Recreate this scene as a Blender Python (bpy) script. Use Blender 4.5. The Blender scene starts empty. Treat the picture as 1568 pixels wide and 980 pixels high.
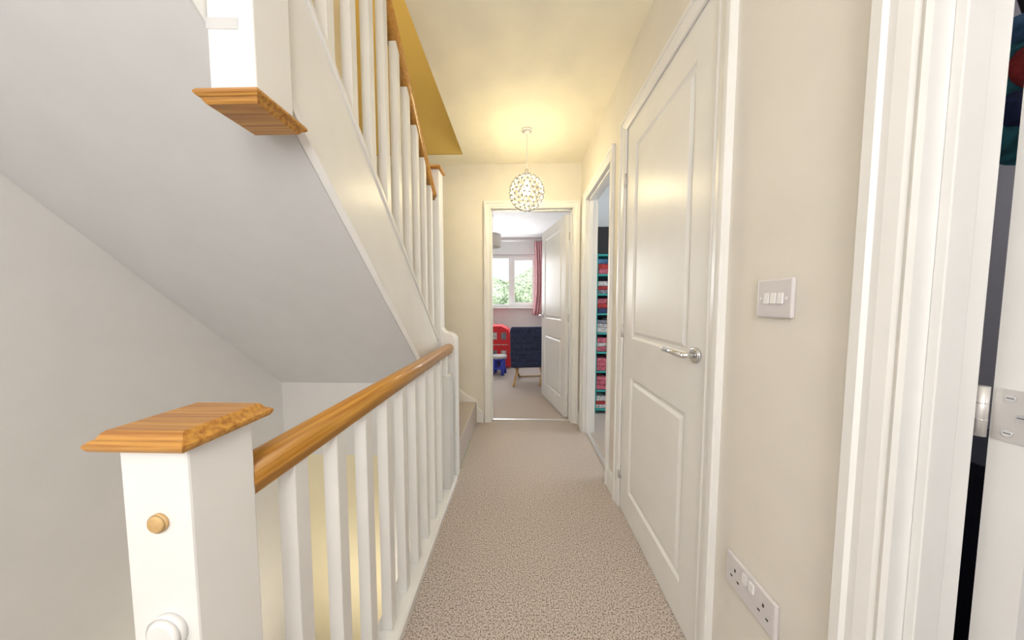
import bpy, bmesh, math, random
from mathutils import Vector, Matrix
random.seed(4)
sc = bpy.context.scene
sc.view_settings.view_transform = 'Standard'
D = bpy.data

# ---------------------------------------------------------------- materials
def mat(name, col, rough=0.5, metal=0.0, col2=None, nscale=8.0, bump=0.0, bscale=200.0, stretch=None,
        emis=None, estr=0.0, spec=0.5, trans=0.0, coat=0.0, ramp=(0.35, 0.65), detail=4.0):
    m = D.materials.new(name); m.use_nodes = True
    nt = m.node_tree; b = nt.nodes['Principled BSDF']
    b.inputs['Roughness'].default_value = rough
    b.inputs['Metallic'].default_value = metal
    b.inputs['Specular IOR Level'].default_value = spec
    b.inputs['Transmission Weight'].default_value = trans
    b.inputs['Coat Weight'].default_value = coat
    b.inputs['Base Color'].default_value = (*col, 1)
    tc = nt.nodes.new('ShaderNodeTexCoord'); mp = nt.nodes.new('ShaderNodeMapping')
    nt.links.new(tc.outputs['Object'], mp.inputs['Vector'])
    if stretch: mp.inputs['Scale'].default_value = stretch
    n = nt.nodes.new('ShaderNodeTexNoise'); n.inputs['Scale'].default_value = nscale
    n.inputs['Detail'].default_value = detail
    nt.links.new(mp.outputs['Vector'], n.inputs['Vector'])
    r = nt.nodes.new('ShaderNodeValToRGB')
    c2 = col2 if col2 else tuple(c * 0.97 for c in col)
    r.color_ramp.elements[0].position = ramp[0]; r.color_ramp.elements[1].position = ramp[1]
    r.color_ramp.elements[0].color = (*c2, 1); r.color_ramp.elements[1].color = (*col, 1)
    nt.links.new(n.outputs['Fac'], r.inputs['Fac'])
    nt.links.new(r.outputs['Color'], b.inputs['Base Color'])
    if bump > 0:
        n2 = nt.nodes.new('ShaderNodeTexNoise'); n2.inputs['Scale'].default_value = bscale
        nt.links.new(mp.outputs['Vector'], n2.inputs['Vector'])
        bp = nt.nodes.new('ShaderNodeBump'); bp.inputs['Strength'].default_value = bump
        bp.inputs['Distance'].default_value = 0.004
        nt.links.new(n2.outputs['Fac'], bp.inputs['Height'])
        nt.links.new(bp.outputs['Normal'], b.inputs['Normal'])
    if emis:
        b.inputs['Emission Color'].default_value = (*emis, 1)
        b.inputs['Emission Strength'].default_value = estr
    return m

M = {}
M['cream'] = mat('paint_cream', (0.80, 0.762, 0.695), 0.75, bump=0.04)
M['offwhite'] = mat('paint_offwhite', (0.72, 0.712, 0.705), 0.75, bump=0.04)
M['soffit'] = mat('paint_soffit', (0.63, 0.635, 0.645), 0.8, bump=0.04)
M['ceil'] = mat('paint_ceiling', (0.96, 0.91, 0.77), 0.75, bump=0.04)
M['gold'] = mat('gold_shade_tint', (0.54, 0.385, 0.11), 0.8, bump=0.05)  # dim warm light of the upper stairwell put into the wall colour
M['yell'] = mat('wall_pale_yellow', (0.78, 0.71, 0.50), 0.8, bump=0.05)  # yellower lower part of the understair wall
M['gloss'] = mat('gloss_white', (0.87, 0.865, 0.855), 0.34, bump=0.02, bscale=60, spec=0.42)
M['white'] = mat('matt_white', (0.80, 0.80, 0.80), 0.6)
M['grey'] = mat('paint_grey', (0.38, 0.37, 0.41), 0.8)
M['carpet'] = mat('carpet_beige', (0.71, 0.63, 0.575), 0.95, col2=(0.20, 0.16, 0.135), nscale=190, bump=0.9, bscale=240, ramp=(0.35, 0.57), spec=0.1, detail=4)
M['oakY'] = mat('oak_grain_y', (0.62, 0.32, 0.055), 0.33, col2=(0.40, 0.16, 0.018), nscale=110, stretch=(1.2, 0.03, 1.2), coat=0.3, ramp=(0.3, 0.7), bump=0.05, bscale=60)
M['oakX'] = mat('oak_grain_x', (0.60, 0.30, 0.05), 0.33, col2=(0.35, 0.13, 0.015), nscale=130, stretch=(0.035, 1.2, 1.2), coat=0.3, ramp=(0.35, 0.62), bump=0.05, bscale=60)
M['oakL'] = mat('oak_pale', (0.66, 0.44, 0.20), 0.35, col2=(0.50, 0.30, 0.11), nscale=30)
M['chrome'] = mat('chrome', (0.75, 0.75, 0.77), 0.12, metal=1.0)
M['steel'] = mat('satin_steel', (0.72, 0.70, 0.69), 0.4, metal=0.5)
M['plastic'] = mat('switch_plastic', (0.70, 0.67, 0.69), 0.3)
M['plasticw'] = mat('switch_rocker', (0.88, 0.87, 0.88), 0.25)
M['dark'] = mat('dark_navy', (0.012, 0.014, 0.035), 0.6)
M['navy'] = mat('navy_fabric', (0.03, 0.04, 0.10), 0.85, col2=(0.012, 0.016, 0.045), nscale=40, bump=0.4)
M['pink'] = mat('pink_curtain', (0.78, 0.45, 0.47), 0.85, col2=(0.66, 0.33, 0.36), nscale=30)
M['red'] = mat('red_fabric', (0.70, 0.03, 0.04), 0.7)
M['blue'] = mat('blue_plastic', (0.05, 0.08, 0.55), 0.4)
M['teal'] = mat('teal_board', (0.04, 0.40, 0.38), 0.5)
M['green'] = mat('foliage', (0.55, 0.62, 0.45), 0.8, col2=(0.12, 0.18, 0.10), nscale=9, bump=1.0, bscale=12)
M['trunk'] = mat('bark', (0.12, 0.08, 0.05), 0.9)
M['grass'] = mat('grass', (0.12, 0.25, 0.05), 0.9, col2=(0.08, 0.18, 0.03))
M['bead'] = mat('crystal_bead', (0.42, 0.42, 0.42), 0.05, spec=0.8)
M['wire'] = mat('silver_wire', (0.4, 0.38, 0.33), 0.25, metal=1.0)
M['bulb'] = mat('bulb_glow', (1, 0.95, 0.8), 0.4, emis=(1, 0.92, 0.7), estr=5)
M['shade'] = mat('linen_shade', (0.80, 0.76, 0.70), 0.8)
M['black'] = mat('black_item', (0.02, 0.02, 0.022), 0.6)
def cloth(name, c): M[name] = mat('cloth_' + name, c, 0.85, col2=tuple(x * 0.5 for x in c), nscale=45)
for nme, c in dict(cpink=(0.75, 0.18, 0.25), cblue=(0.12, 0.30, 0.55), cwhite=(0.75, 0.72, 0.72), cred=(0.6, 0.06, 0.06),
                   cgrey=(0.3, 0.3, 0.36), ctan=(0.55, 0.38, 0.25), cnavy=(0.04, 0.06, 0.18), cteal=(0.05, 0.28, 0.34)).items(): cloth(nme, c)

# ---------------------------------------------------------------- mesh builder
class B:
    def __init__(s, name): s.n = name; s.bm = bmesh.new(); s.mats = []
    def mi(s, m):
        m = M[m]
        if m not in s.mats: s.mats.append(m)
        return s.mats.index(m)
    def faces(s, vs, fs, m, smooth=False):
        k = s.mi(m); bv = [s.bm.verts.new(v) for v in vs]
        for f in fs:
            try:
                fc = s.bm.faces.new([bv[i] for i in f]); fc.material_index = k; fc.smooth = smooth
            except ValueError: pass
        return s
    def box(s, x0, x1, y0, y1, z0, z1, m):
        v = [(x, y, z) for x in (x0, x1) for y in (y0, y1) for z in (z0, z1)]
        return s.faces(v, [(0, 1, 3, 2), (4, 6, 7, 5), (0, 4, 5, 1), (2, 3, 7, 6), (0, 2, 6, 4), (1, 5, 7, 3)], m)
    def prism(s, pts, a0, a1, axis, m, smooth=False):
        def P(p, a):
            if axis == 'x': return (a, p[0], p[1])
            if axis == 'y': return (p[0], a, p[1])
            return (p[0], p[1], a)
        n = len(pts)
        v = [P(p, a0) for p in pts] + [P(p, a1) for p in pts]
        k = s.mi(m); bv = [s.bm.verts.new(q) for q in v]
        s.bm.faces.new(bv[:n]).material_index = k
        s.bm.faces.new(bv[n:][::-1]).material_index = k
        for i in range(n):
            f = s.bm.faces.new([bv[i], bv[(i + 1) % n], bv[n + (i + 1) % n], bv[n + i]]); f.material_index = k; f.smooth = smooth
        return s
    def tube(s, p0, p1, r, m, r1=None, n=20, caps=True):
        p0 = Vector(p0); p1 = Vector(p1); d = (p1 - p0).normalized(); r1 = r if r1 is None else r1
        u = d.orthogonal().normalized(); w = d.cross(u); v = []
        for p, rr in ((p0, r), (p1, r1)):
            for i in range(n):
                a = 2 * math.pi * i / n; v.append(p + (u * math.cos(a) + w * math.sin(a)) * rr)
        k = s.mi(m); bv = [s.bm.verts.new(q) for q in v]
        for i in range(n):
            f = s.bm.faces.new([bv[i], bv[(i + 1) % n], bv[n + (i + 1) % n], bv[n + i]]); f.material_index = k; f.smooth = True
        if caps:
            s.bm.faces.new(bv[:n][::-1]).material_index = k; s.bm.faces.new(bv[n:]).material_index = k
        return s
    def ball(s, c, r, m, sub=2, sc=(1, 1, 1)):
        k = s.mi(m)
        ret = bmesh.ops.create_icosphere(s.bm, subdivisions=sub, radius=r, matrix=Matrix.Translation(c) @ Matrix.Diagonal((*sc, 1)))
        for v in ret['verts']:
            for f in v.link_faces: f.material_index = k; f.smooth = True
        return s
    def sweep(s, rings, m, closed=True, smooth=True, caps=True):
        k = s.mi(m); R = [[s.bm.verts.new(p) for p in r] for r in rings]; n = len(R[0])
        for a, b in zip(R, R[1:]):
            for i in range(n if closed else n - 1):
                f = s.bm.faces.new([a[i], a[(i + 1) % n], b[(i + 1) % n], b[i]]); f.material_index = k; f.smooth = smooth
        if caps and closed:
            s.bm.faces.new(R[0][::-1]).material_index = k; s.bm.faces.new(R[-1]).material_index = k
        return s
    def done(s, parent=None, bevel=0.0, loc=None, rot=None, segs=2):
        bmesh.ops.recalc_face_normals(s.bm, faces=s.bm.faces[:])
        me = D.meshes.new(s.n); s.bm.to_mesh(me); s.bm.free()
        for m in s.mats: me.materials.append(m)
        o = D.objects.new(s.n, me); sc.collection.objects.link(o)
        if bevel > 0:
            bv = o.modifiers.new('bevel', 'BEVEL'); bv.width = bevel; bv.segments = segs; bv.limit_method = 'ANGLE'; bv.angle_limit = math.radians(40)
        if parent: o.parent = parent
        if loc: o.location = loc
        if rot: o.rotation_euler = rot
        return o
def empty(name, loc=(0, 0, 0), rot=(0, 0, 0)):
    e = D.objects.new(name, None); e.empty_display_size = 0.1; e.location = loc; e.rotation_euler = rot
    sc.collection.objects.link(e); return e

# ---------------------------------------------------------------- dimensions
W = 0.57; WT = 0.10; YE = 2.67; YE2 = 2.79; CZ = 2.44; LW = -1.42; BK = -1.6
H = 2.04
DEx0, DEx1 = -0.273, 0.503
DAy0, DAy1 = 1.80, 2.46
DBy0, DBy1 = 0.85, 1.555
DCy0, DCy1 = -0.35, 0.425
HB = 2.07

# ---------------------------------------------------------------- shell
f = B('floor')
f.box(-0.41, W, BK, YE + 0.06, -0.2, 0, 'carpet')
f.box(LW, -0.41, BK, 0.34, -0.2, 0, 'carpet')
f.box(W, W + WT + 0.02, DAy0 - 0.05, DAy1 + 0.05, -0.2, 0, 'carpet')
f.box(W, W + WT, DBy0, DBy1, -0.2, 0, 'carpet')
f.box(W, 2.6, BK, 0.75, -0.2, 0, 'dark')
f.done()
B('floor_bedroom').box(-2.6, W + 0.05, YE + 0.06, 5.7, -0.2, 0, 'carpet').done()
B('floor_side_bedroom').box(W + WT + 0.02, 3.2, 1.70, 3.30, -0.2, 0, 'carpet').done()
B('ceiling').box(-0.49, W + WT, BK, YE + .12, CZ, CZ + 0.25, 'ceil').box(LW, -0.49, 2.5, YE + .12, CZ, CZ + 0.25, 'ceil')\
    .box(LW, -0.49, BK, -0.35, CZ, CZ + 0.25, 'ceil').done()
B('ceiling_bedroom').box(-2.6, W + 0.05, YE2, 5.7, CZ, CZ + 0.1, 'white').done()
B('ceiling_side_bedroom').box(W + WT, 3.2, 1.60, 3.30, CZ, CZ + 0.1, 'white').done()
B('ceiling_side_room').box(W + WT, 2.6, BK, 0.85, CZ, CZ + 0.1, 'white').done()
B('ceiling_stairwell').box(LW - .1, -0.35, -0.35, 2.6, 4.9, 5.0, 'cream').done()
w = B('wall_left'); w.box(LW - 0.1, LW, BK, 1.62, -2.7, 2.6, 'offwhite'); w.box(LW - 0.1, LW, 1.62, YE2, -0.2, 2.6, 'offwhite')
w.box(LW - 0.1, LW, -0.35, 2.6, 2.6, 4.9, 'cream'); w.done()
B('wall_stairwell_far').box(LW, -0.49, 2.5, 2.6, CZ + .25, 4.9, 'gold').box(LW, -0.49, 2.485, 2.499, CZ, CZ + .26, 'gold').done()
B('wall_stairwell_right').box(-0.49, -0.40, -0.35, 2.6, CZ + .25, 4.9, 'cream').done()
B('wall_stairwell_near').box(LW, -0.49, -0.45, -0.35, CZ + .25, 4.9, 'cream').done()
w = B('wall_end')
w.box(LW, DEx0, YE, YE2, 0, CZ, 'cream').box(DEx1, W, YE, YE2, 0, CZ, 'cream').box(DEx0, DEx1, YE, YE2, H, CZ, 'cream').done()
w = B('wall_right')
for a, b in ((BK, DCy0), (DCy1, DBy0), (DBy1, DAy0), (DAy1, YE2)): w.box(W, W + WT, a, b, 0, CZ, 'cream')
w.box(W, W + WT, DCy0, DCy1, H, CZ, 'cream').box(W, W + WT, DBy0, DBy1, HB, CZ, 'cream').box(W, W + WT, DAy0, DAy1, H, CZ, 'cream')
w.done()
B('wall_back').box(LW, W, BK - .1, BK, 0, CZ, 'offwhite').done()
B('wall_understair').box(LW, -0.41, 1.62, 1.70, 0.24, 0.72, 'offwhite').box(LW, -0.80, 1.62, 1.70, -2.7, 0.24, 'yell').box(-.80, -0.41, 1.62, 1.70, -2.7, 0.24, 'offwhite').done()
B('wall_landing_edge').box(-0.505, -0.411, 0.432, 1.62, -2.7, -0.002, 'offwhite').done()
w = B('wall_bedroom_window'); WY = 5.6
wx0, wx1, wz0, wz1 = -1.2, 0.36, 1.08, 2.12
w.box(-2.6, wx0, WY, WY + .2, 0, CZ, 'white').box(wx1, W + .1, WY, WY + .2, 0, CZ, 'white')
w.box(wx0, wx1, WY, WY + .2, 0, wz0, 'white').box(wx0, wx1, WY, WY + .2, wz1, CZ, 'white').done()
B('wall_bedroom_right').box(W + .05, W + .13, YE2, WY, 0, CZ, 'white').done()
B('wall_bedroom_left').box(-2.7, -2.6, YE2, WY + .2, 0, CZ, 'white').done()
B('wall_bedroom_near').box(-2.6, LW, YE, YE2, 0, CZ, 'white').done()
B('wall_side_bedroom_far').box(W + .13, 3.2, 3.2, 3.3, 0, CZ, 'white').done()
B('wall_side_bedroom_right').box(3.2, 3.3, 1.6, 3.3, 0, CZ, 'white').done()
B('wall_side_bedroom_near').box(W + WT, 3.2, 1.62, 1.70, 0, CZ, 'white').done()
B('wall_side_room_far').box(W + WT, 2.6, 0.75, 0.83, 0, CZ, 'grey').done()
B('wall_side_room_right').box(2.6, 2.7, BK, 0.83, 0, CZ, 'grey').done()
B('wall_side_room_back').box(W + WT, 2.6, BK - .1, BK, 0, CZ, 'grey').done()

# ---------------------------------------------------------------- architraves (mitred moulded profile)
PROF = [(0.0, 0.0), (0.0, 0.008), (0.006, 0.011), (0.012, 0.008), (0.018, 0.011), (0.034, 0.014), (0.044, 0.014), (0.048, 0.020), (0.062, 0.020), (0.066, 0.016), (0.066, 0.0)]
def architrave(name, a0, a1, top, place):
    k = B(name); rings = []
    prof = [(u - 0.006, v) for u, v in PROF]
    for st in range(4):
        ring = []
        for u, v in prof:
            a, z = [(a0 - u, 0), (a0 - u, top + u), (a1 + u, top + u), (a1 + u, 0)][st]
            ring.append(place(a, z, v))
        rings.append(ring)
    k.sweep(rings, 'gloss', smooth=False); return k.done()
onR = lambda a, z, v: (W - v, a, z)
onE = lambda a, z, v: (a, YE - v, z)
architrave('trim_1', DCy0, DCy1, H, onR)
architrave('trim_2', DBy0, DBy1, HB, onR)
architrave('trim_3', DAy0, DAy1, H, onR)
architrave('trim_4', DEx0, DEx1, H, onE)
def lining_R(name, y0, y1, top, stopx):
    k = B(name); t = 0.004
    k.box(W - 0.002, W + WT, y1 - t, y1 + .001, 0, top, 'gloss').box(W - .002, W + WT, y0 - .001, y0 + t, 0, top, 'gloss').box(W - .002, W + WT, y0, y1, top - t, top + .001, 'gloss')
    if stopx is not None:
        k.box(stopx, stopx + .035, y1 - .016, y1 - t, 0, top - t, 'gloss').box(stopx, stopx + .035, y0 + t, y0 + .016, 0, top - t, 'gloss').box(stopx, stopx + .035, y0 + t, y1 - t, top - .016, top - t, 'gloss')
    return k.done(bevel=.0015)
lining_R('trim_5', DCy0, DCy1, H, W + .022)
lining_R('trim_6', DAy0, DAy1, H, W + .022)
k = B('trim_7')
k.box(DEx0 - .001, DEx0 + .004, YE - .002, YE2, 0, H, 'gloss').box(DEx1 - .004, DEx1 + .001, YE - .002, YE2, 0, H, 'gloss').box(DEx0, DEx1, YE - .002, YE2, H - .004, H + .001, 'gloss')
k.box(DEx0 + .004, DEx0 + .016, YE + .04, YE + .075, 0, H, 'gloss').box(DEx1 - .016, DEx1 - .004, YE + .04, YE + .075, 0, H, 'gloss').box(DEx0, DEx1, YE + .04, YE + .075, H - .016, H - .004, 'gloss')
k.done(bevel=.0015)
B('trim_threshold').box(W + .03, W + .06, DAy0, DAy1, 0, 0.006, 'steel').done()
B('trim_threshold.001').box(DEx0, DEx1, YE + .045, YE + .075, 0, 0.006, 'steel').done()

def skirt(name, pts_fn, a0, a1):
    prof = [(0, 0), (0.014, 0), (0.014, 0.085), (0.010, 0.10), (0.006, 0.11), (0, 0.115)]
    k = B(name); k.sweep([[pts_fn(a, d, z) for d, z in prof] for a in (a0, a1)], 'gloss', smooth=False); return k.done()
skirt('baseboard_right', lambda a, d, z: (W - d, a, z), DBy1 + .06, DAy0 - .06)
skirt('baseboard_right.001', lambda a, d, z: (W - d, a, z), DCy1 + .06, DBy0 - .06)
skirt('baseboard_right.002', lambda a, d, z: (W - d, a, z), DAy1 + .06, YE)
skirt('baseboard_bedroom', lambda a, d, z: (a, WY - d, z), -2.6, W + .05)
skirt('baseboard_left', lambda a, d, z: (LW + d, a, z), BK, 0.34)

# ---------------------------------------------------------------- doors
def leaf(k, w, h, t, panels, m='gloss', stile=0.11):
    xs = [0, stile, w - stile, w]; zs = [0]
    for a, b in panels: zs += [a, b]
    zs.append(h)
    for side, sgn in ((0.0, 1), (t, -1)):
        for i in range(3):
            for j in range(len(zs) - 1):
                x0, x1, z0, z1 = xs[i], xs[i + 1], zs[j], zs[j + 1]
                if i == 1 and j % 2 == 1:
                    loops = []
                    for ins, dep in ((0, 0), (0.010, 0.009), (0.022, 0.009), (0.036, 0.002), (0.045, 0.002)):
                        y = side + sgn * dep
                        loops.append([(x0 + ins, y, z0 + ins), (x1 - ins, y, z0 + ins), (x1 - ins, y, z1 - ins), (x0 + ins, y, z1 - ins)])
                    for A, C in zip(loops, loops[1:]):
                        for q in range(4):
                            k.faces([A[q], A[(q + 1) % 4], C[(q + 1) % 4], C[q]], [(0, 1, 2, 3)], m)
                    k.faces(loops[-1], [(0, 1, 2, 3)], m)
                else:
                    k.faces([(x0, side, z0), (x1, side, z0), (x1, side, z1), (x0, side, z1)], [(0, 1, 2, 3)], m)
    for q in (0, w): k.faces([(q, 0, 0), (q, t, 0), (q, t, h), (q, 0, h)], [(0, 1, 2, 3)], m)
    for q in (0, h): k.faces([(0, 0, q), (w, 0, q), (w, t, q), (0, t, q)], [(0, 1, 2, 3)], m)
    bmesh.ops.remove_doubles(k.bm, verts=k.bm.verts[:], dist=1e-5)
def handle(parent, x, side, z, direction, name='lever_handle'):
    s = -1 if side <= 0 else 1
    k = B(name); y = side
    k.tube((x, y, z), (x, y + s * .008, z), 0.026, 'chrome', n=32)
    k.tube((x, y + s * .008, z), (x, y + s * .011, z), 0.026, 'chrome', r1=0.021, n=32)
    k.tube((x, y + s * .008, z), (x, y + s * .048, z), 0.0095, 'chrome')
    k.ball((x, y + s * .048, z), 0.0097, 'chrome')
    k.tube((x, y + s * .048, z), (x + direction * .112, y + s * .048, z + .002), 0.0095, 'chrome', r1=.0085)
    k.ball((x + direction * .112, y + s * .048, z + .002), 0.0085, 'chrome')
    return k.done(parent)
def hinge(parent, x, y, z, name='hinge', plate=None):
    k = B(name)
    k.tube((x, y, z - .037), (x, y, z + .037), 0.0065, 'steel')
    for q in (-.0125, .0125): k.tube((x, y, z + q - .0006), (x, y, z + q + .0006), 0.0069, 'chrome')
    if plate: plate(k, z)
    return k.done(parent)
P2 = [(0.15, 0.77), (0.97, 1.93)]
e = empty('door_1', (W + .002, DBy1 - .004, 0.004), (0, 0, -math.pi / 2))
k = B('leaf'); leaf(k, DBy1 - DBy0 - .008, HB - .008, .038, P2); k.done(e)
# frame rotated -90 deg about z: local +x -> -Y, local +y -> +X
handle(e, DBy1 - DBy0 - .008 - .060, 0.0, .98, -1)
for z in (0.2, 1.0, 1.80): hinge(e, -0.002, -0.006, z)
B('trim_8').box(W + .05, W + WT, DBy0, DBy1, 0, HB, 'gloss').done()
ang = math.radians(103)
e = empty('door_2', (DEx1 - .012, YE2 + .008, 0.008), (0, 0, ang))
k = B('leaf'); leaf(k, .762, 2.01, .038, [(0.17, 0.78), (0.97, 1.90)]); k.done(e)
handle(e, .70, .038, 1.0, -1); handle(e, .70, 0, 1.0, -1, 'lever_handle_back')
for z in (0.2, 1.0, 1.80): hinge(e, -0.006, .004, z)
B('trim_latch_plate').box(W + .03, W + .055, DAy1 - .0065, DAy1 - .004, .98, 1.04, 'black').done()
e = empty('door_3', (W + WT + .018, 0.381, 0.008), (0, 0, 0))
k = B('leaf'); leaf(k, .762, 2.01, .038, [(0.17, 0.78), (0.97, 1.90)]); k.done(e, bevel=.001)
handle(e, .70, 0, 1.0, -1)
def plate(k, z):
    k.box(-.0015, 0, .003, .035, z - .037, z + .037, 'steel')
    for dz, yy in ((-.025, .022), (0, .012), (.025, .022)):
        k.tube((-.0015, yy, z + dz), (-.0027, yy, z + dz), .0048, 'chrome')
        k.box(-.0031, -.0026, yy - .003, yy + .003, z + dz - .0005, z + dz + .0005, 'black')
for z in (0.2, 0.985, 1.80): hinge(e, -0.009, .042, z, plate=plate)
e = empty('door_4', (W + WT + .01, DAy0 + .01, 0.008), (0, 0, 0))
k = B('leaf'); leaf(k, .62, 2.01, .038, [(0.17, 0.78), (0.97, 1.90)]); k.done(e)

# ---------------------------------------------------------------- landing banister (lower)
def cap(k, cx, cy, z0, s, m, flip=False):
    h = s / 2
    lay = [(0.012, 0.0), (0.003, 0.003), (0.0, 0.008), (0.0, 0.012), (0.004, 0.016), (0.007, 0.017), (0.010, 0.023), (0.013, 0.026)]
    rings = []
    for ins, z in lay:
        zz = z0 - z if flip else z0 + z; a = h - ins
        rings.append([(cx - a, cy - a, zz), (cx + a, cy - a, zz), (cx + a, cy + a, zz), (cx - a, cy + a, zz)])
    k.sweep(rings, m, smooth=False)
e = empty('landing_banister')
NX = -.467; NY = .380
k = B('newel_post'); k.box(NX - .045, NX + .045, NY - .044, NY + .044, -.20, .966, 'gloss'); k.done(e, bevel=.003)
k = B('newel_cap'); cap(k, NX, NY, .966, .126, 'oakX'); k.done(e)
yf = NY - .044
k = B('newel_plug'); k.tube((-.464, yf, .868), (-.464, yf - .004, .868), .0125, 'oakL', n=28).tube((-.464, yf - .004, .868), (-.464, yf - .0065, .868), .0125, 'oakL', r1=.009, n=28); k.done(e)
k = B('newel_boss'); k.tube((-.460, yf, .720), (-.460, yf - .008, .720), .024, 'gloss', n=36).tube((-.460, yf - .008, .720), (-.460, yf - .012, .720), .024, 'gloss', r1=.017, n=36); k.done(e)
k = B('gate_catch'); k.box(NX - .049, NX - .045, .346, .366, .87, .92, 'gloss').tube((NX - .051, .354, .885), (NX - .051, .354, .905), .004, 'gloss'); k.done(e)
k = B('handrail')
prof = [(-.020, .0), (.020, .0), (.020, .012), (.027, .018), (.031, .030), (.028, .044), (.018, .054), (.0, .058), (-.018, .054), (-.028, .044), (-.031, .030), (-.027, .018), (-.020, .012)]
k.sweep([[(x0 + x, y, .840 + z) for x, z in prof] for y, x0 in ((NY + .043, -.450), (1.762, -.448))], 'oakY'); o = k.done(e)
k = B('balusters')
for i in range(10):
    y = .53 + .125 * i; k.box(-.467, -.432, y - .0175, y + .0175, .034, .842, 'gloss')
k.done(e, bevel=.002)
k = B('base_rail'); k.prism([(-.495, -.001), (-.400, -.001), (-.400, .028), (-.407, .034), (-.488, .034), (-.495, .028)], NY + .043, 1.76, 'y', 'gloss'); k.done(e)
k = B('end_newel')
pts = [(-.495, 0), (-.405, 0), (-.405, .915)] + [(-.455 + .05 * math.cos(a), .915 + .05 * math.sin(a)) for a in [math.radians(q) for q in range(10, 91, 10)]] + [(-.470, .968), (-.485, .978), (-.495, .995)]
k.prism(pts, 1.76, 1.85, 'y', 'gloss'); k.done(e, bevel=.002)

# ---------------------------------------------------------------- upper staircase
SL = 0.92
zb = lambda y: 2.175 - SL * y
zt = lambda y: 2.531 - SL * y
e = empty('staircase')
k = B('string')
k.prism([(.60, zb(.60)), (1.762, zb(1.762)), (1.762, zt(1.762)), (.60, zt(.60))], -.565, -.515, 'x', 'gloss')
k.prism([(.60, zb(.60) - .002), (1.70, zb(1.70) - .002), (1.70, zb(1.70) + .022), (.60, zb(.60) + .022)], -.530, -.506, 'x', 'gloss')
k.prism([(.60, zt(.60)), (1.762, zt(1.762)), (1.762, zt(1.762) + .022), (.60, zt(.60) + .022)], -.578, -.508, 'x', 'gloss')
k.done(e, bevel=.002)
k = B('soffit')
def soff(y0, y1, xr):
    zl = lambda y: zb(y) - .004 + .034 * (1.62 - y)
    zz = lambda y: zb(y) - .004 + .034 * (1.62 - y) * (xr - (-.531)) / (LW + .531)
    a = [(LW + .001, y0, zl(y0)), (xr, y0, zz(y0)), (xr, y1, zz(y1)), (LW + .001, y1, zl(y1))]
    b = [(x, y, z + .02) for x, y, z in a]
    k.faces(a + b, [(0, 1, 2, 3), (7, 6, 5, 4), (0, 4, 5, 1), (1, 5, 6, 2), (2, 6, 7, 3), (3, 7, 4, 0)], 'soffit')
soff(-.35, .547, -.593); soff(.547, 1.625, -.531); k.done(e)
k = B('side_fascia'); k.prism([(-.35, zb(-.35)), (.62, zb(.62) + .01), (.62, zb(.62) + 1.3), (-.35, zb(-.35) + 1.3)], -.604, -.5925, 'x', 'gloss'); k.done(e)
k = B('drop_newel'); k.box(-.592, -.502, .548, .637, 1.55, 3.45, 'gloss'); k.done(e, bevel=.003)
k = B('drop_newel_cap'); cap(k, -.546, .592, 1.555, .124, 'oakX', flip=True); k.done(e)
k = B('foot_newel'); k.box(-.585, -.4955, 1.76, 1.85, 0.0, 1.975, 'gloss'); k.done(e, bevel=.003)
k = B('foot_newel_cap'); cap(k, -.540, 1.805, 1.975, .12, 'oakX'); k.done(e)
k = B('stair_handrail')
zr = lambda y: 3.465 - SL * y
k.sweep([[(-.54 + x, y, zr(y) + (z - .058) * 1.0) for x, z in prof] for y in (.622, 1.762)], 'oakY'); k.done(e)
k = B('stair_balusters')
y = .70
while y < 1.74:
    k.prism([(y - .0165, zt(y - .0165) + .01), (y + .0165, zt(y + .0165) + .01), (y + .0165, zr(y + .0165) - .05), (y - .0165, zr(y - .0165) - .05)], -.557, -.524, 'x', 'gloss'); y += .112
k.done(e, bevel=.002)
k = B('treads'); y0 = 1.76; z0 = .82; top = []
for i in range(9):
    yy = y0 - .217 * i; top += [(yy, z0 + .2 * (i - 1)), (yy, z0 + .2 * i)]
yy = y0 - .217 * 9; top.append((yy, z0 + .2 * 8))
pts = top + [(yy, zb(yy) + .08), (1.72, zb(1.72) + .04)]
k.prism(pts, LW + .002, -.606, 'x', 'carpet'); k.done(e)
k = B('winders')
k.prism([(-.41, 1.852), (-.41, YE - .001), (LW + .002, YE - .001), (LW + .002, 1.77), (-.592, 1.77), (-.592, 1.852)], 0, .205, 'z', 'carpet')
k.prism([(-.592, 1.86), (-.80, YE - .02), (LW + .002, YE - .02), (LW + .002, 1.77), (-.592, 1.77)], .205, .41, 'z', 'carpet')
k.prism([(-.592, 1.86), (LW + .002, 2.45), (LW + .002, 1.77), (-.592, 1.77)], .41, .615, 'z', 'carpet')
k.done(e, bevel=.008)
k = B('wall_string')
k.prism([(-.343, 0), (-.343, .10), (-.36, .115), (-.385, .125), (-.40, .16), (-.405, .20), (-.43, .235), (-.50, .27), (-.60, .34), (-.80, .52), (-1.41, 1.15), (-1.41, 0)], YE - .02, YE - .001, 'y', 'gloss'); k.done(e, bevel=.004)
e = empty('lower_staircase')
k = B('treads'); pts = [(.345, -.205)]
for i in range(1, 6): pts += ([(.345 + .227 * (i - 1), -.2 * i)] if i > 1 else []) + [(.345 + .227 * i, -.2 * i)]
pts += [(.345 + .227 * 5, -1.5), (.345, -1.5)]
k.prism(pts, LW + .002, -.514, 'x', 'carpet'); k.done(e)

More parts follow.
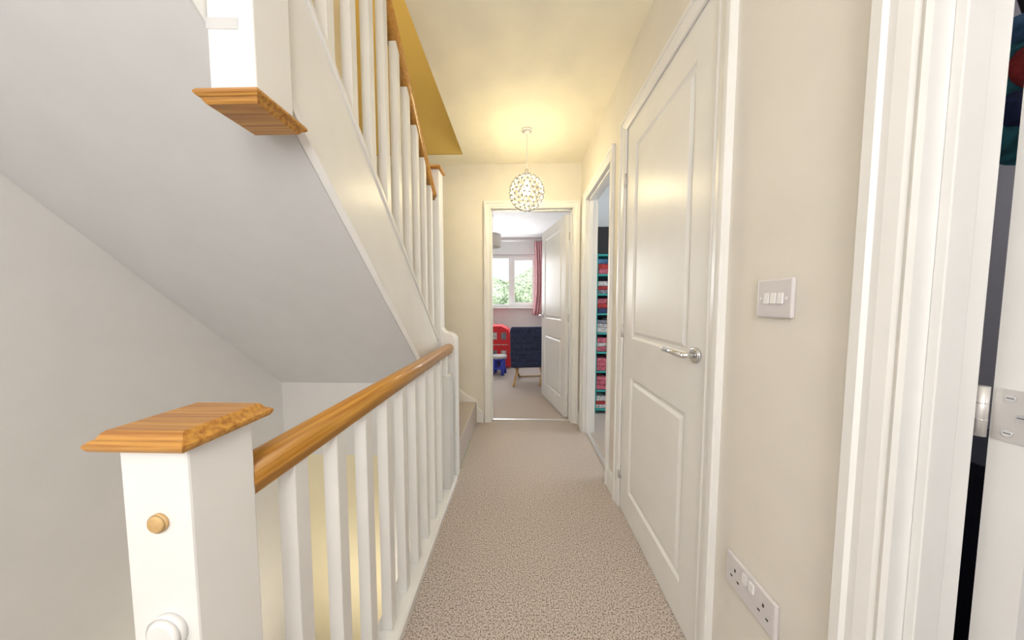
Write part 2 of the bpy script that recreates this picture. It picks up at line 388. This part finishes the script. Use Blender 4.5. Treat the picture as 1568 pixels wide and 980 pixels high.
# ---------------------------------------------------------------- switch & socket
e = empty('light_switch')
k = B('plate'); k.box(W - .009, W, .594, .680, 1.119, 1.205, 'plastic'); k.done(e, bevel=.004, segs=3)
k = B('rockers')
for i, yy in enumerate((.620, .637, .654)):
    k.prism([(W - .008, 1.150), (W - .012, 1.150), (W - .0095, 1.174), (W - .008, 1.174)], yy - .0065, yy + .0065, 'y', 'plasticw')
k.done(e, bevel=.0008)
k = B('screws')
for yy in (.607, .668): k.tube((W - .009, yy, 1.162), (W - .0098, yy, 1.162), .0035, 'plasticw')
k.done(e)
e = empty('double_socket')
yc, zc = .662, .449
k = B('plate'); k.box(W - .010, W, yc - .073, yc + .073, zc - .043, zc + .043, 'plastic'); k.done(e, bevel=.004, segs=3)
k = B('rockers_and_pins')
for s in (-1, 1):
    k.box(W - .0135, W - .009, yc + s * .010 - .0065, yc + s * .010 + .0065, zc + .008, zc + .030, 'plasticw')
    cy = yc + s * .042
    k.box(W - .0106, W - .0098, cy - .002, cy + .002, zc + .006, zc + .014, 'black')
    for q in (-.011, .011): k.box(W - .0106, W - .0098, cy + q - .003, cy + q + .003, zc - .014, zc - .010, 'black')
    k.tube((W - .010, yc + s * .060, zc), (W - .0108, yc + s * .060, zc), .003, 'steel')
k.done(e)

# ---------------------------------------------------------------- pendant lamp
PX, PY, PZ = .055, 2.17, 1.985
e = empty('pendant_lamp')
k = B('ceiling_rose'); k.tube((PX, PY, CZ), (PX, PY, CZ - .012), .042, 'gloss', n=32).tube((PX, PY, CZ - .012), (PX, PY, CZ - .03), .035, 'gloss', r1=.012, n=32); k.done(e)
k = B('cord'); k.tube((PX, PY, CZ - .02), (PX, PY, PZ + .13), .003, 'gloss').tube((PX, PY, PZ + .17), (PX, PY, PZ + .13), .012, 'chrome', r1=.02).tube((PX, PY, PZ + .13), (PX, PY, PZ + .05), .016, 'white'); k.done(e)
k = B('wire_cage'); bmesh.ops.create_icosphere(k.bm, subdivisions=3, radius=.124, matrix=Matrix.Translation((PX, PY, PZ))); k.mi('wire')
o = k.done(e); wf = o.modifiers.new('w', 'WIREFRAME'); wf.thickness = .003
tmp = bmesh.new(); bmesh.ops.create_icosphere(tmp, subdivisions=3, radius=.127)
k = B('crystal_beads')
for v in tmp.verts: k.ball((PX + v.co.x, PY + v.co.y, PZ + v.co.z), .0105, 'bead', sub=1)
for f in k.bm.faces: f.smooth = False
tmp.free(); k.done(e)
k = B('bulb'); k.ball((PX, PY, PZ + .01), .032, 'bulb'); k.done(e)

# ---------------------------------------------------------------- end bedroom contents
e = empty('window_1')
k = B('frame'); g = 'gloss'; y0, y1 = WY + .04, WY + .10
k.box(wx0, wx1, y0, y1, wz0, wz0 + .06, g).box(wx0, wx1, y0, y1, wz1 - .06, wz1, g).box(wx0, wx0 + .06, y0, y1, wz0, wz1, g).box(wx1 - .06, wx1, y0, y1, wz0, wz1, g)
for xm in (-.68, -.17): k.box(xm - .04, xm + .04, y0, y1, wz0 + .06, wz1 - .06, g)
k.box(-.13, wx1 - .06, y0 - .01, y1, wz0 + .06, wz0 + .10, g).box(-.13, wx1 - .06, y0 - .01, y1, wz1 - .10, wz1 - .06, g).box(-.13, -.09, y0 - .01, y1, wz0 + .10, wz1 - .10, g).box(wx1 - .1, wx1 - .06, y0 - .01, y1, wz0 + .10, wz1 - .10, g)
k.done(e, bevel=.004)
k = B('sill'); k.box(wx0 - .04, wx1 + .04, WY - .10, WY + .04, wz0 - .025, wz0, g); k.done(e, bevel=.004)
e = empty('curtain')
k = B('drape'); rings = []
for zz in [2.33 - i * .07 for i in range(21)]:
    t = (2.33 - zz) / 1.4; r = []
    for i in range(41):
        s = i / 40; wd = .20 + .06 * t
        r.append((.25 + .02 * math.sin(t * 3) + s * wd + (.03 if t < .7 else .03 - (t - .7) * .1), WY - .20 + .028 * math.sin(s * 2 * math.pi * 5 + t * .6) , zz))
    rings.append(r)
k.sweep(rings, 'pink', closed=False); o = k.done(e); sd = o.modifiers.new('s', 'SOLIDIFY'); sd.thickness = .006
k = B('curtain_pole'); k.tube((-1.4, WY - .20, 2.345), (.54, WY - .20, 2.345), .012, 'steel').ball((.55, WY - .20, 2.345), .022, 'steel').tube((.5, WY - .2, 2.345), (.5, WY, 2.345), .008, 'steel').tube((-1.2, WY - .2, 2.345), (-1.2, WY, 2.345), .008, 'steel'); k.done(e)
e = empty('drum_pendant')
k = B('shade')
n = 40; R = .15
k.sweep([[(-.42 + R * math.cos(2 * math.pi * i / n), 4.2 + R * math.sin(2 * math.pi * i / n), z) for i in range(n)] for z in (1.99, 2.17)], 'shade', caps=False); o = k.done(e); sd = o.modifiers.new('s', 'SOLIDIFY'); sd.thickness = .004
k = B('cord'); k.tube((-.42, 4.2, 2.10), (-.42, 4.2, CZ), .004, 'white').tube((-.42, 4.2, CZ - .02), (-.42, 4.2, CZ), .04, 'white').tube((-.57, 4.2, 2.12), (-.27, 4.2, 2.12), .003, 'steel').ball((-.42, 4.2, 2.08), .03, 'white'); k.done(e)

# quilted navy folding bed-chair on crossed wooden legs
e = empty('folding_chair', (.12, 4.02, 0), (0, 0, math.radians(8)))
k = B('padded_back'); rings = []
for i in range(41):
    t = i / 40; z = .24 + t * .57; y = -.02 + .14 * t; bul = .030 + .014 * abs(math.sin(t * math.pi * 7))
    ns = .03 * max(0, (t - .85) / .15) ** 2
    rings.append([(-.24 + ns, y - bul * .4, z), (-.20 + ns, y - bul, z), (.20, y - bul, z), (.27, y - bul * .4, z), (.27, y + .03, z), (-.24 + ns, y + .03, z)])
k.sweep(rings, 'navy'); k.done(e)
k = B('padded_seat'); k.box(-.22, .25, -.02, .36, .34, .41, 'navy'); k.done(e, bevel=.02, segs=3)
k = B('wood_legs')
for x in (-.15, .22):
    k.tube((x - .07, -.16, 0.012), (x + .08, .20, .36), .016, 'oakL').tube((x + .08, .34, .012), (x - .07, .00, .36), .016, 'oakL')
k.tube((-.05, .20, .30), (.30, .20, .30), .011, 'oakL').tube((-.07, .34, .014), (.30, .34, .014), .011, 'oakL'); k.done(e)

e = empty('red_bus_toy_chest')
k = B('body'); k.prism([(-1.05, .02), (-.14, .02), (-.14, .60), (-.20, .70), (-.32, .76), (-1.05, .76)], 4.95, 5.35, 'y', 'red'); k.done(e, bevel=.02)
k = B('window_patches')
for i in range(5):
    for j, z in enumerate((.52, .20)):
        k.box(-.98 + i * .165, -.89 + i * .165, 4.94, 4.952, z, z + .12, 'cwhite' if (i + j) % 2 else 'cgrey')
k.box(-1.05, -.2, 4.94, 4.952, .42, .43, 'cwhite'); k.done(e)
k = B('wheels')
for x in (-.85, -.35): k.tube((x, 4.93, .09), (x, 4.96, .09), .09, 'black', n=28)
k.done(e)
e = empty('toy_stool', (-.33, 4.55, 0))
k = B('seat'); k.tube((0, 0, .27), (0, 0, .31), .13, 'cwhite', n=28).tube((0, 0, .24), (0, 0, .27), .11, 'blue', r1=.13, n=28); k.done(e, bevel=.006)
k = B('legs')
for a in range(4):
    c, s = math.cos(a * math.pi / 2 + .6), math.sin(a * math.pi / 2 + .6)
    k.tube((.12 * c, .12 * s, 0), (.08 * c, .08 * s, .25), .025, 'blue', r1=.03)
k.tube((0, 0, .09), (0, 0, .12), .1, 'blue'); k.done(e)

# ---------------------------------------------------------------- side bedroom shelf
e = empty('teal_shelf_unit')
k = B('frame'); sx0, sx1, sy0, sy1 = .79, 1.40, 2.90, 3.19
for i in range(9): k.box(sx0, sx1, sy0, sy1, .035 + .20 * i, .052 + .20 * i, 'teal')
for xx in (sx0, sx1 - .02): k.box(xx, xx + .012, sy1 - .03, sy1, 0, 1.66, 'teal').box(xx, xx + .010, sy0, sy0 + .012, 0, 1.66, 'teal')
k.box(sx0, sx1, sy1 - .008, sy1, 0, 1.66, 'dark'); k.done(e)
k = B('folded_clothes'); cs = ['cpink', 'cblue', 'cwhite', 'cpink', 'cred', 'cgrey', 'ctan', 'cnavy', 'cwhite']
for i in range(8):
    z = .052 + .20 * i
    for j in range(5):
        x = sx0 + .012 + j * .115; zz = z
        for q in range(3):
            h = random.uniform(.038, .055)
            k.box(x + random.uniform(0, .006), x + .107, sy0 + random.uniform(.0, .03), sy1 - .02, zz, zz + h, random.choice(cs)); zz += h
k.done(e, bevel=.01)
k = B('storage_box'); k.box(sx0, sx1 - .02, sy0 + .01, sy1 - .01, 1.652, 1.93, 'black'); k.done(e, bevel=.01)

# ---------------------------------------------------------------- side room contents
B('dark_cabinet').box(.95, 1.75, .47, .748, 0.04, .80, 'dark').box(.93, 1.77, .46, .748, .80, .825, 'dark').box(.97, 1.73, .49, .74, 0, .04, 'black').box(.97, 1.345, .462, .47, .06, .78, 'dark').box(1.355, 1.73, .462, .47, .06, .78, 'dark').done(bevel=.003)
e = empty('hanging_bag')
k = B('body'); k.ball((1.15, .70, 1.62), .12, 'cteal', sub=3, sc=(1, .35, 1.25)); k.done(e)
k = B('pocket'); k.ball((1.12, .668, 1.66), .055, 'cred', sub=3, sc=(1, .4, 1.0)).ball((1.12, .68, 1.75), .05, 'cblue', sub=2, sc=(1.3, .5, .7)).ball((1.11, .675, 1.58), .045, 'cnavy', sub=2, sc=(1.3, .5, 1)); k.done(e)
k = B('strap'); k.tube((1.07, .72, 1.70), (1.15, .735, 1.95), .007, 'black').tube((1.23, .72, 1.70), (1.15, .735, 1.95), .007, 'black').tube((1.15, .75, 1.955), (1.15, .72, 1.955), .012, 'steel'); k.done(e)

# ---------------------------------------------------------------- outside
B('ground_garden').box(-25, 25, 6.2, 50, -2.9, -2.7, 'grass').done()
for i, (x, y, s) in enumerate(((-2.6, 15, 2.7), (-.3, 17, 2.8), (1.9, 15.5, 2.6), (-5.0, 18, 2.8), (4.6, 18, 2.8))):
    e = empty('garden_tree')
    k = B('crown')
    for q in range(16):
        k.ball((x + random.uniform(-.6, .6) * s, y + random.uniform(-.4, .4) * s, .1 + random.uniform(-.7, .75) * s), s * random.uniform(.32, .5), 'green', sub=4)
    o = k.done(e); tx = D.textures.new('leaf', 'CLOUDS'); tx.noise_scale = .3
    dm = o.modifiers.new('d', 'DISPLACE'); dm.texture = tx; dm.strength = .55; dm.texture_coords = 'GLOBAL'
    k = B('trunk'); k.tube((x, y, -2.75), (x, y, 0), .2, 'trunk', r1=.1); k.done(e)

# ---------------------------------------------------------------- lights
def light(name, kind, loc, power, col, size=.1, rot=(0, 0, 0), sy=None):
    l = D.lights.new(name, kind); l.energy = power; l.color = col
    if kind == 'AREA':
        l.size = size
        if sy: l.shape = 'RECTANGLE'; l.size_y = sy
    elif kind == 'SUN': l.angle = .03
    else: l.shadow_soft_size = size
    o = D.objects.new(name, l); o.location = loc; o.rotation_euler = rot; sc.collection.objects.link(o); return o
light('pendant_light', 'POINT', (PX, PY, PZ + .01), 33, (1, .82, .46), .045)
light('landing_fill', 'POINT', (.05, -.9, 1.75), 37, (1, .975, .955), .25)  # unseen fill added behind the camera to brighten landing and ceiling
light('landing_fill.001', 'POINT', (-.85, -.9, 1.5), 12, (.97, .98, 1), .25)  # second unseen fill, added for the soffit and left wall
light('stairwell_upper_fill', 'POINT', (-.95, .9, 4.2), 32, (1, .87, .60), .15)  # added fill lamp, out of view, for the upper well walls
light('stairwell_lower_fill', 'POINT', (-.9, 1.2, -.55), 5.5, (1, .92, .76), .15)  # hidden lamp below the landing, added to warm the lower stairwell
light('bedroom_window_light', 'AREA', (-.42, WY - .02, 1.6), 34, (.97, .98, 1), 1.4, (math.radians(-90), 0, 0), 1.0)
light('side_bedroom_window_light', 'AREA', (3.1, 2.4, 1.5), 30, (.88, .95, 1), 1.2, (0, math.radians(90), 0), 1.0)
light('side_room_fill', 'POINT', (2.2, .25, 1.9), 20, (1, .97, .95), .15)  # unseen lamp added to lift the grey wall beyond the open door
light('sun', 'SUN', (0, 0, 10), 4.5, (1, .97, .9), rot=(math.radians(48), 0, math.radians(-25)))
wd = D.worlds.new('sky'); sc.world = wd; wd.use_nodes = True
bg = wd.node_tree.nodes['Background']; bg.inputs['Color'].default_value = (.86, .93, 1, 1); bg.inputs['Strength'].default_value = 1.6

# ---------------------------------------------------------------- camera
cd = D.cameras.new('camera'); cam = D.objects.new('camera', cd); sc.collection.objects.link(cam)
cd.sensor_width = 36; cd.lens = 36 * 439 / 1600; cd.clip_start = .02; cd.clip_end = 200
cam.location = (0, 0, 1.15); cam.rotation_euler = (math.radians(90 - 3.3), 0, math.radians(1.47))
sc.camera = cam
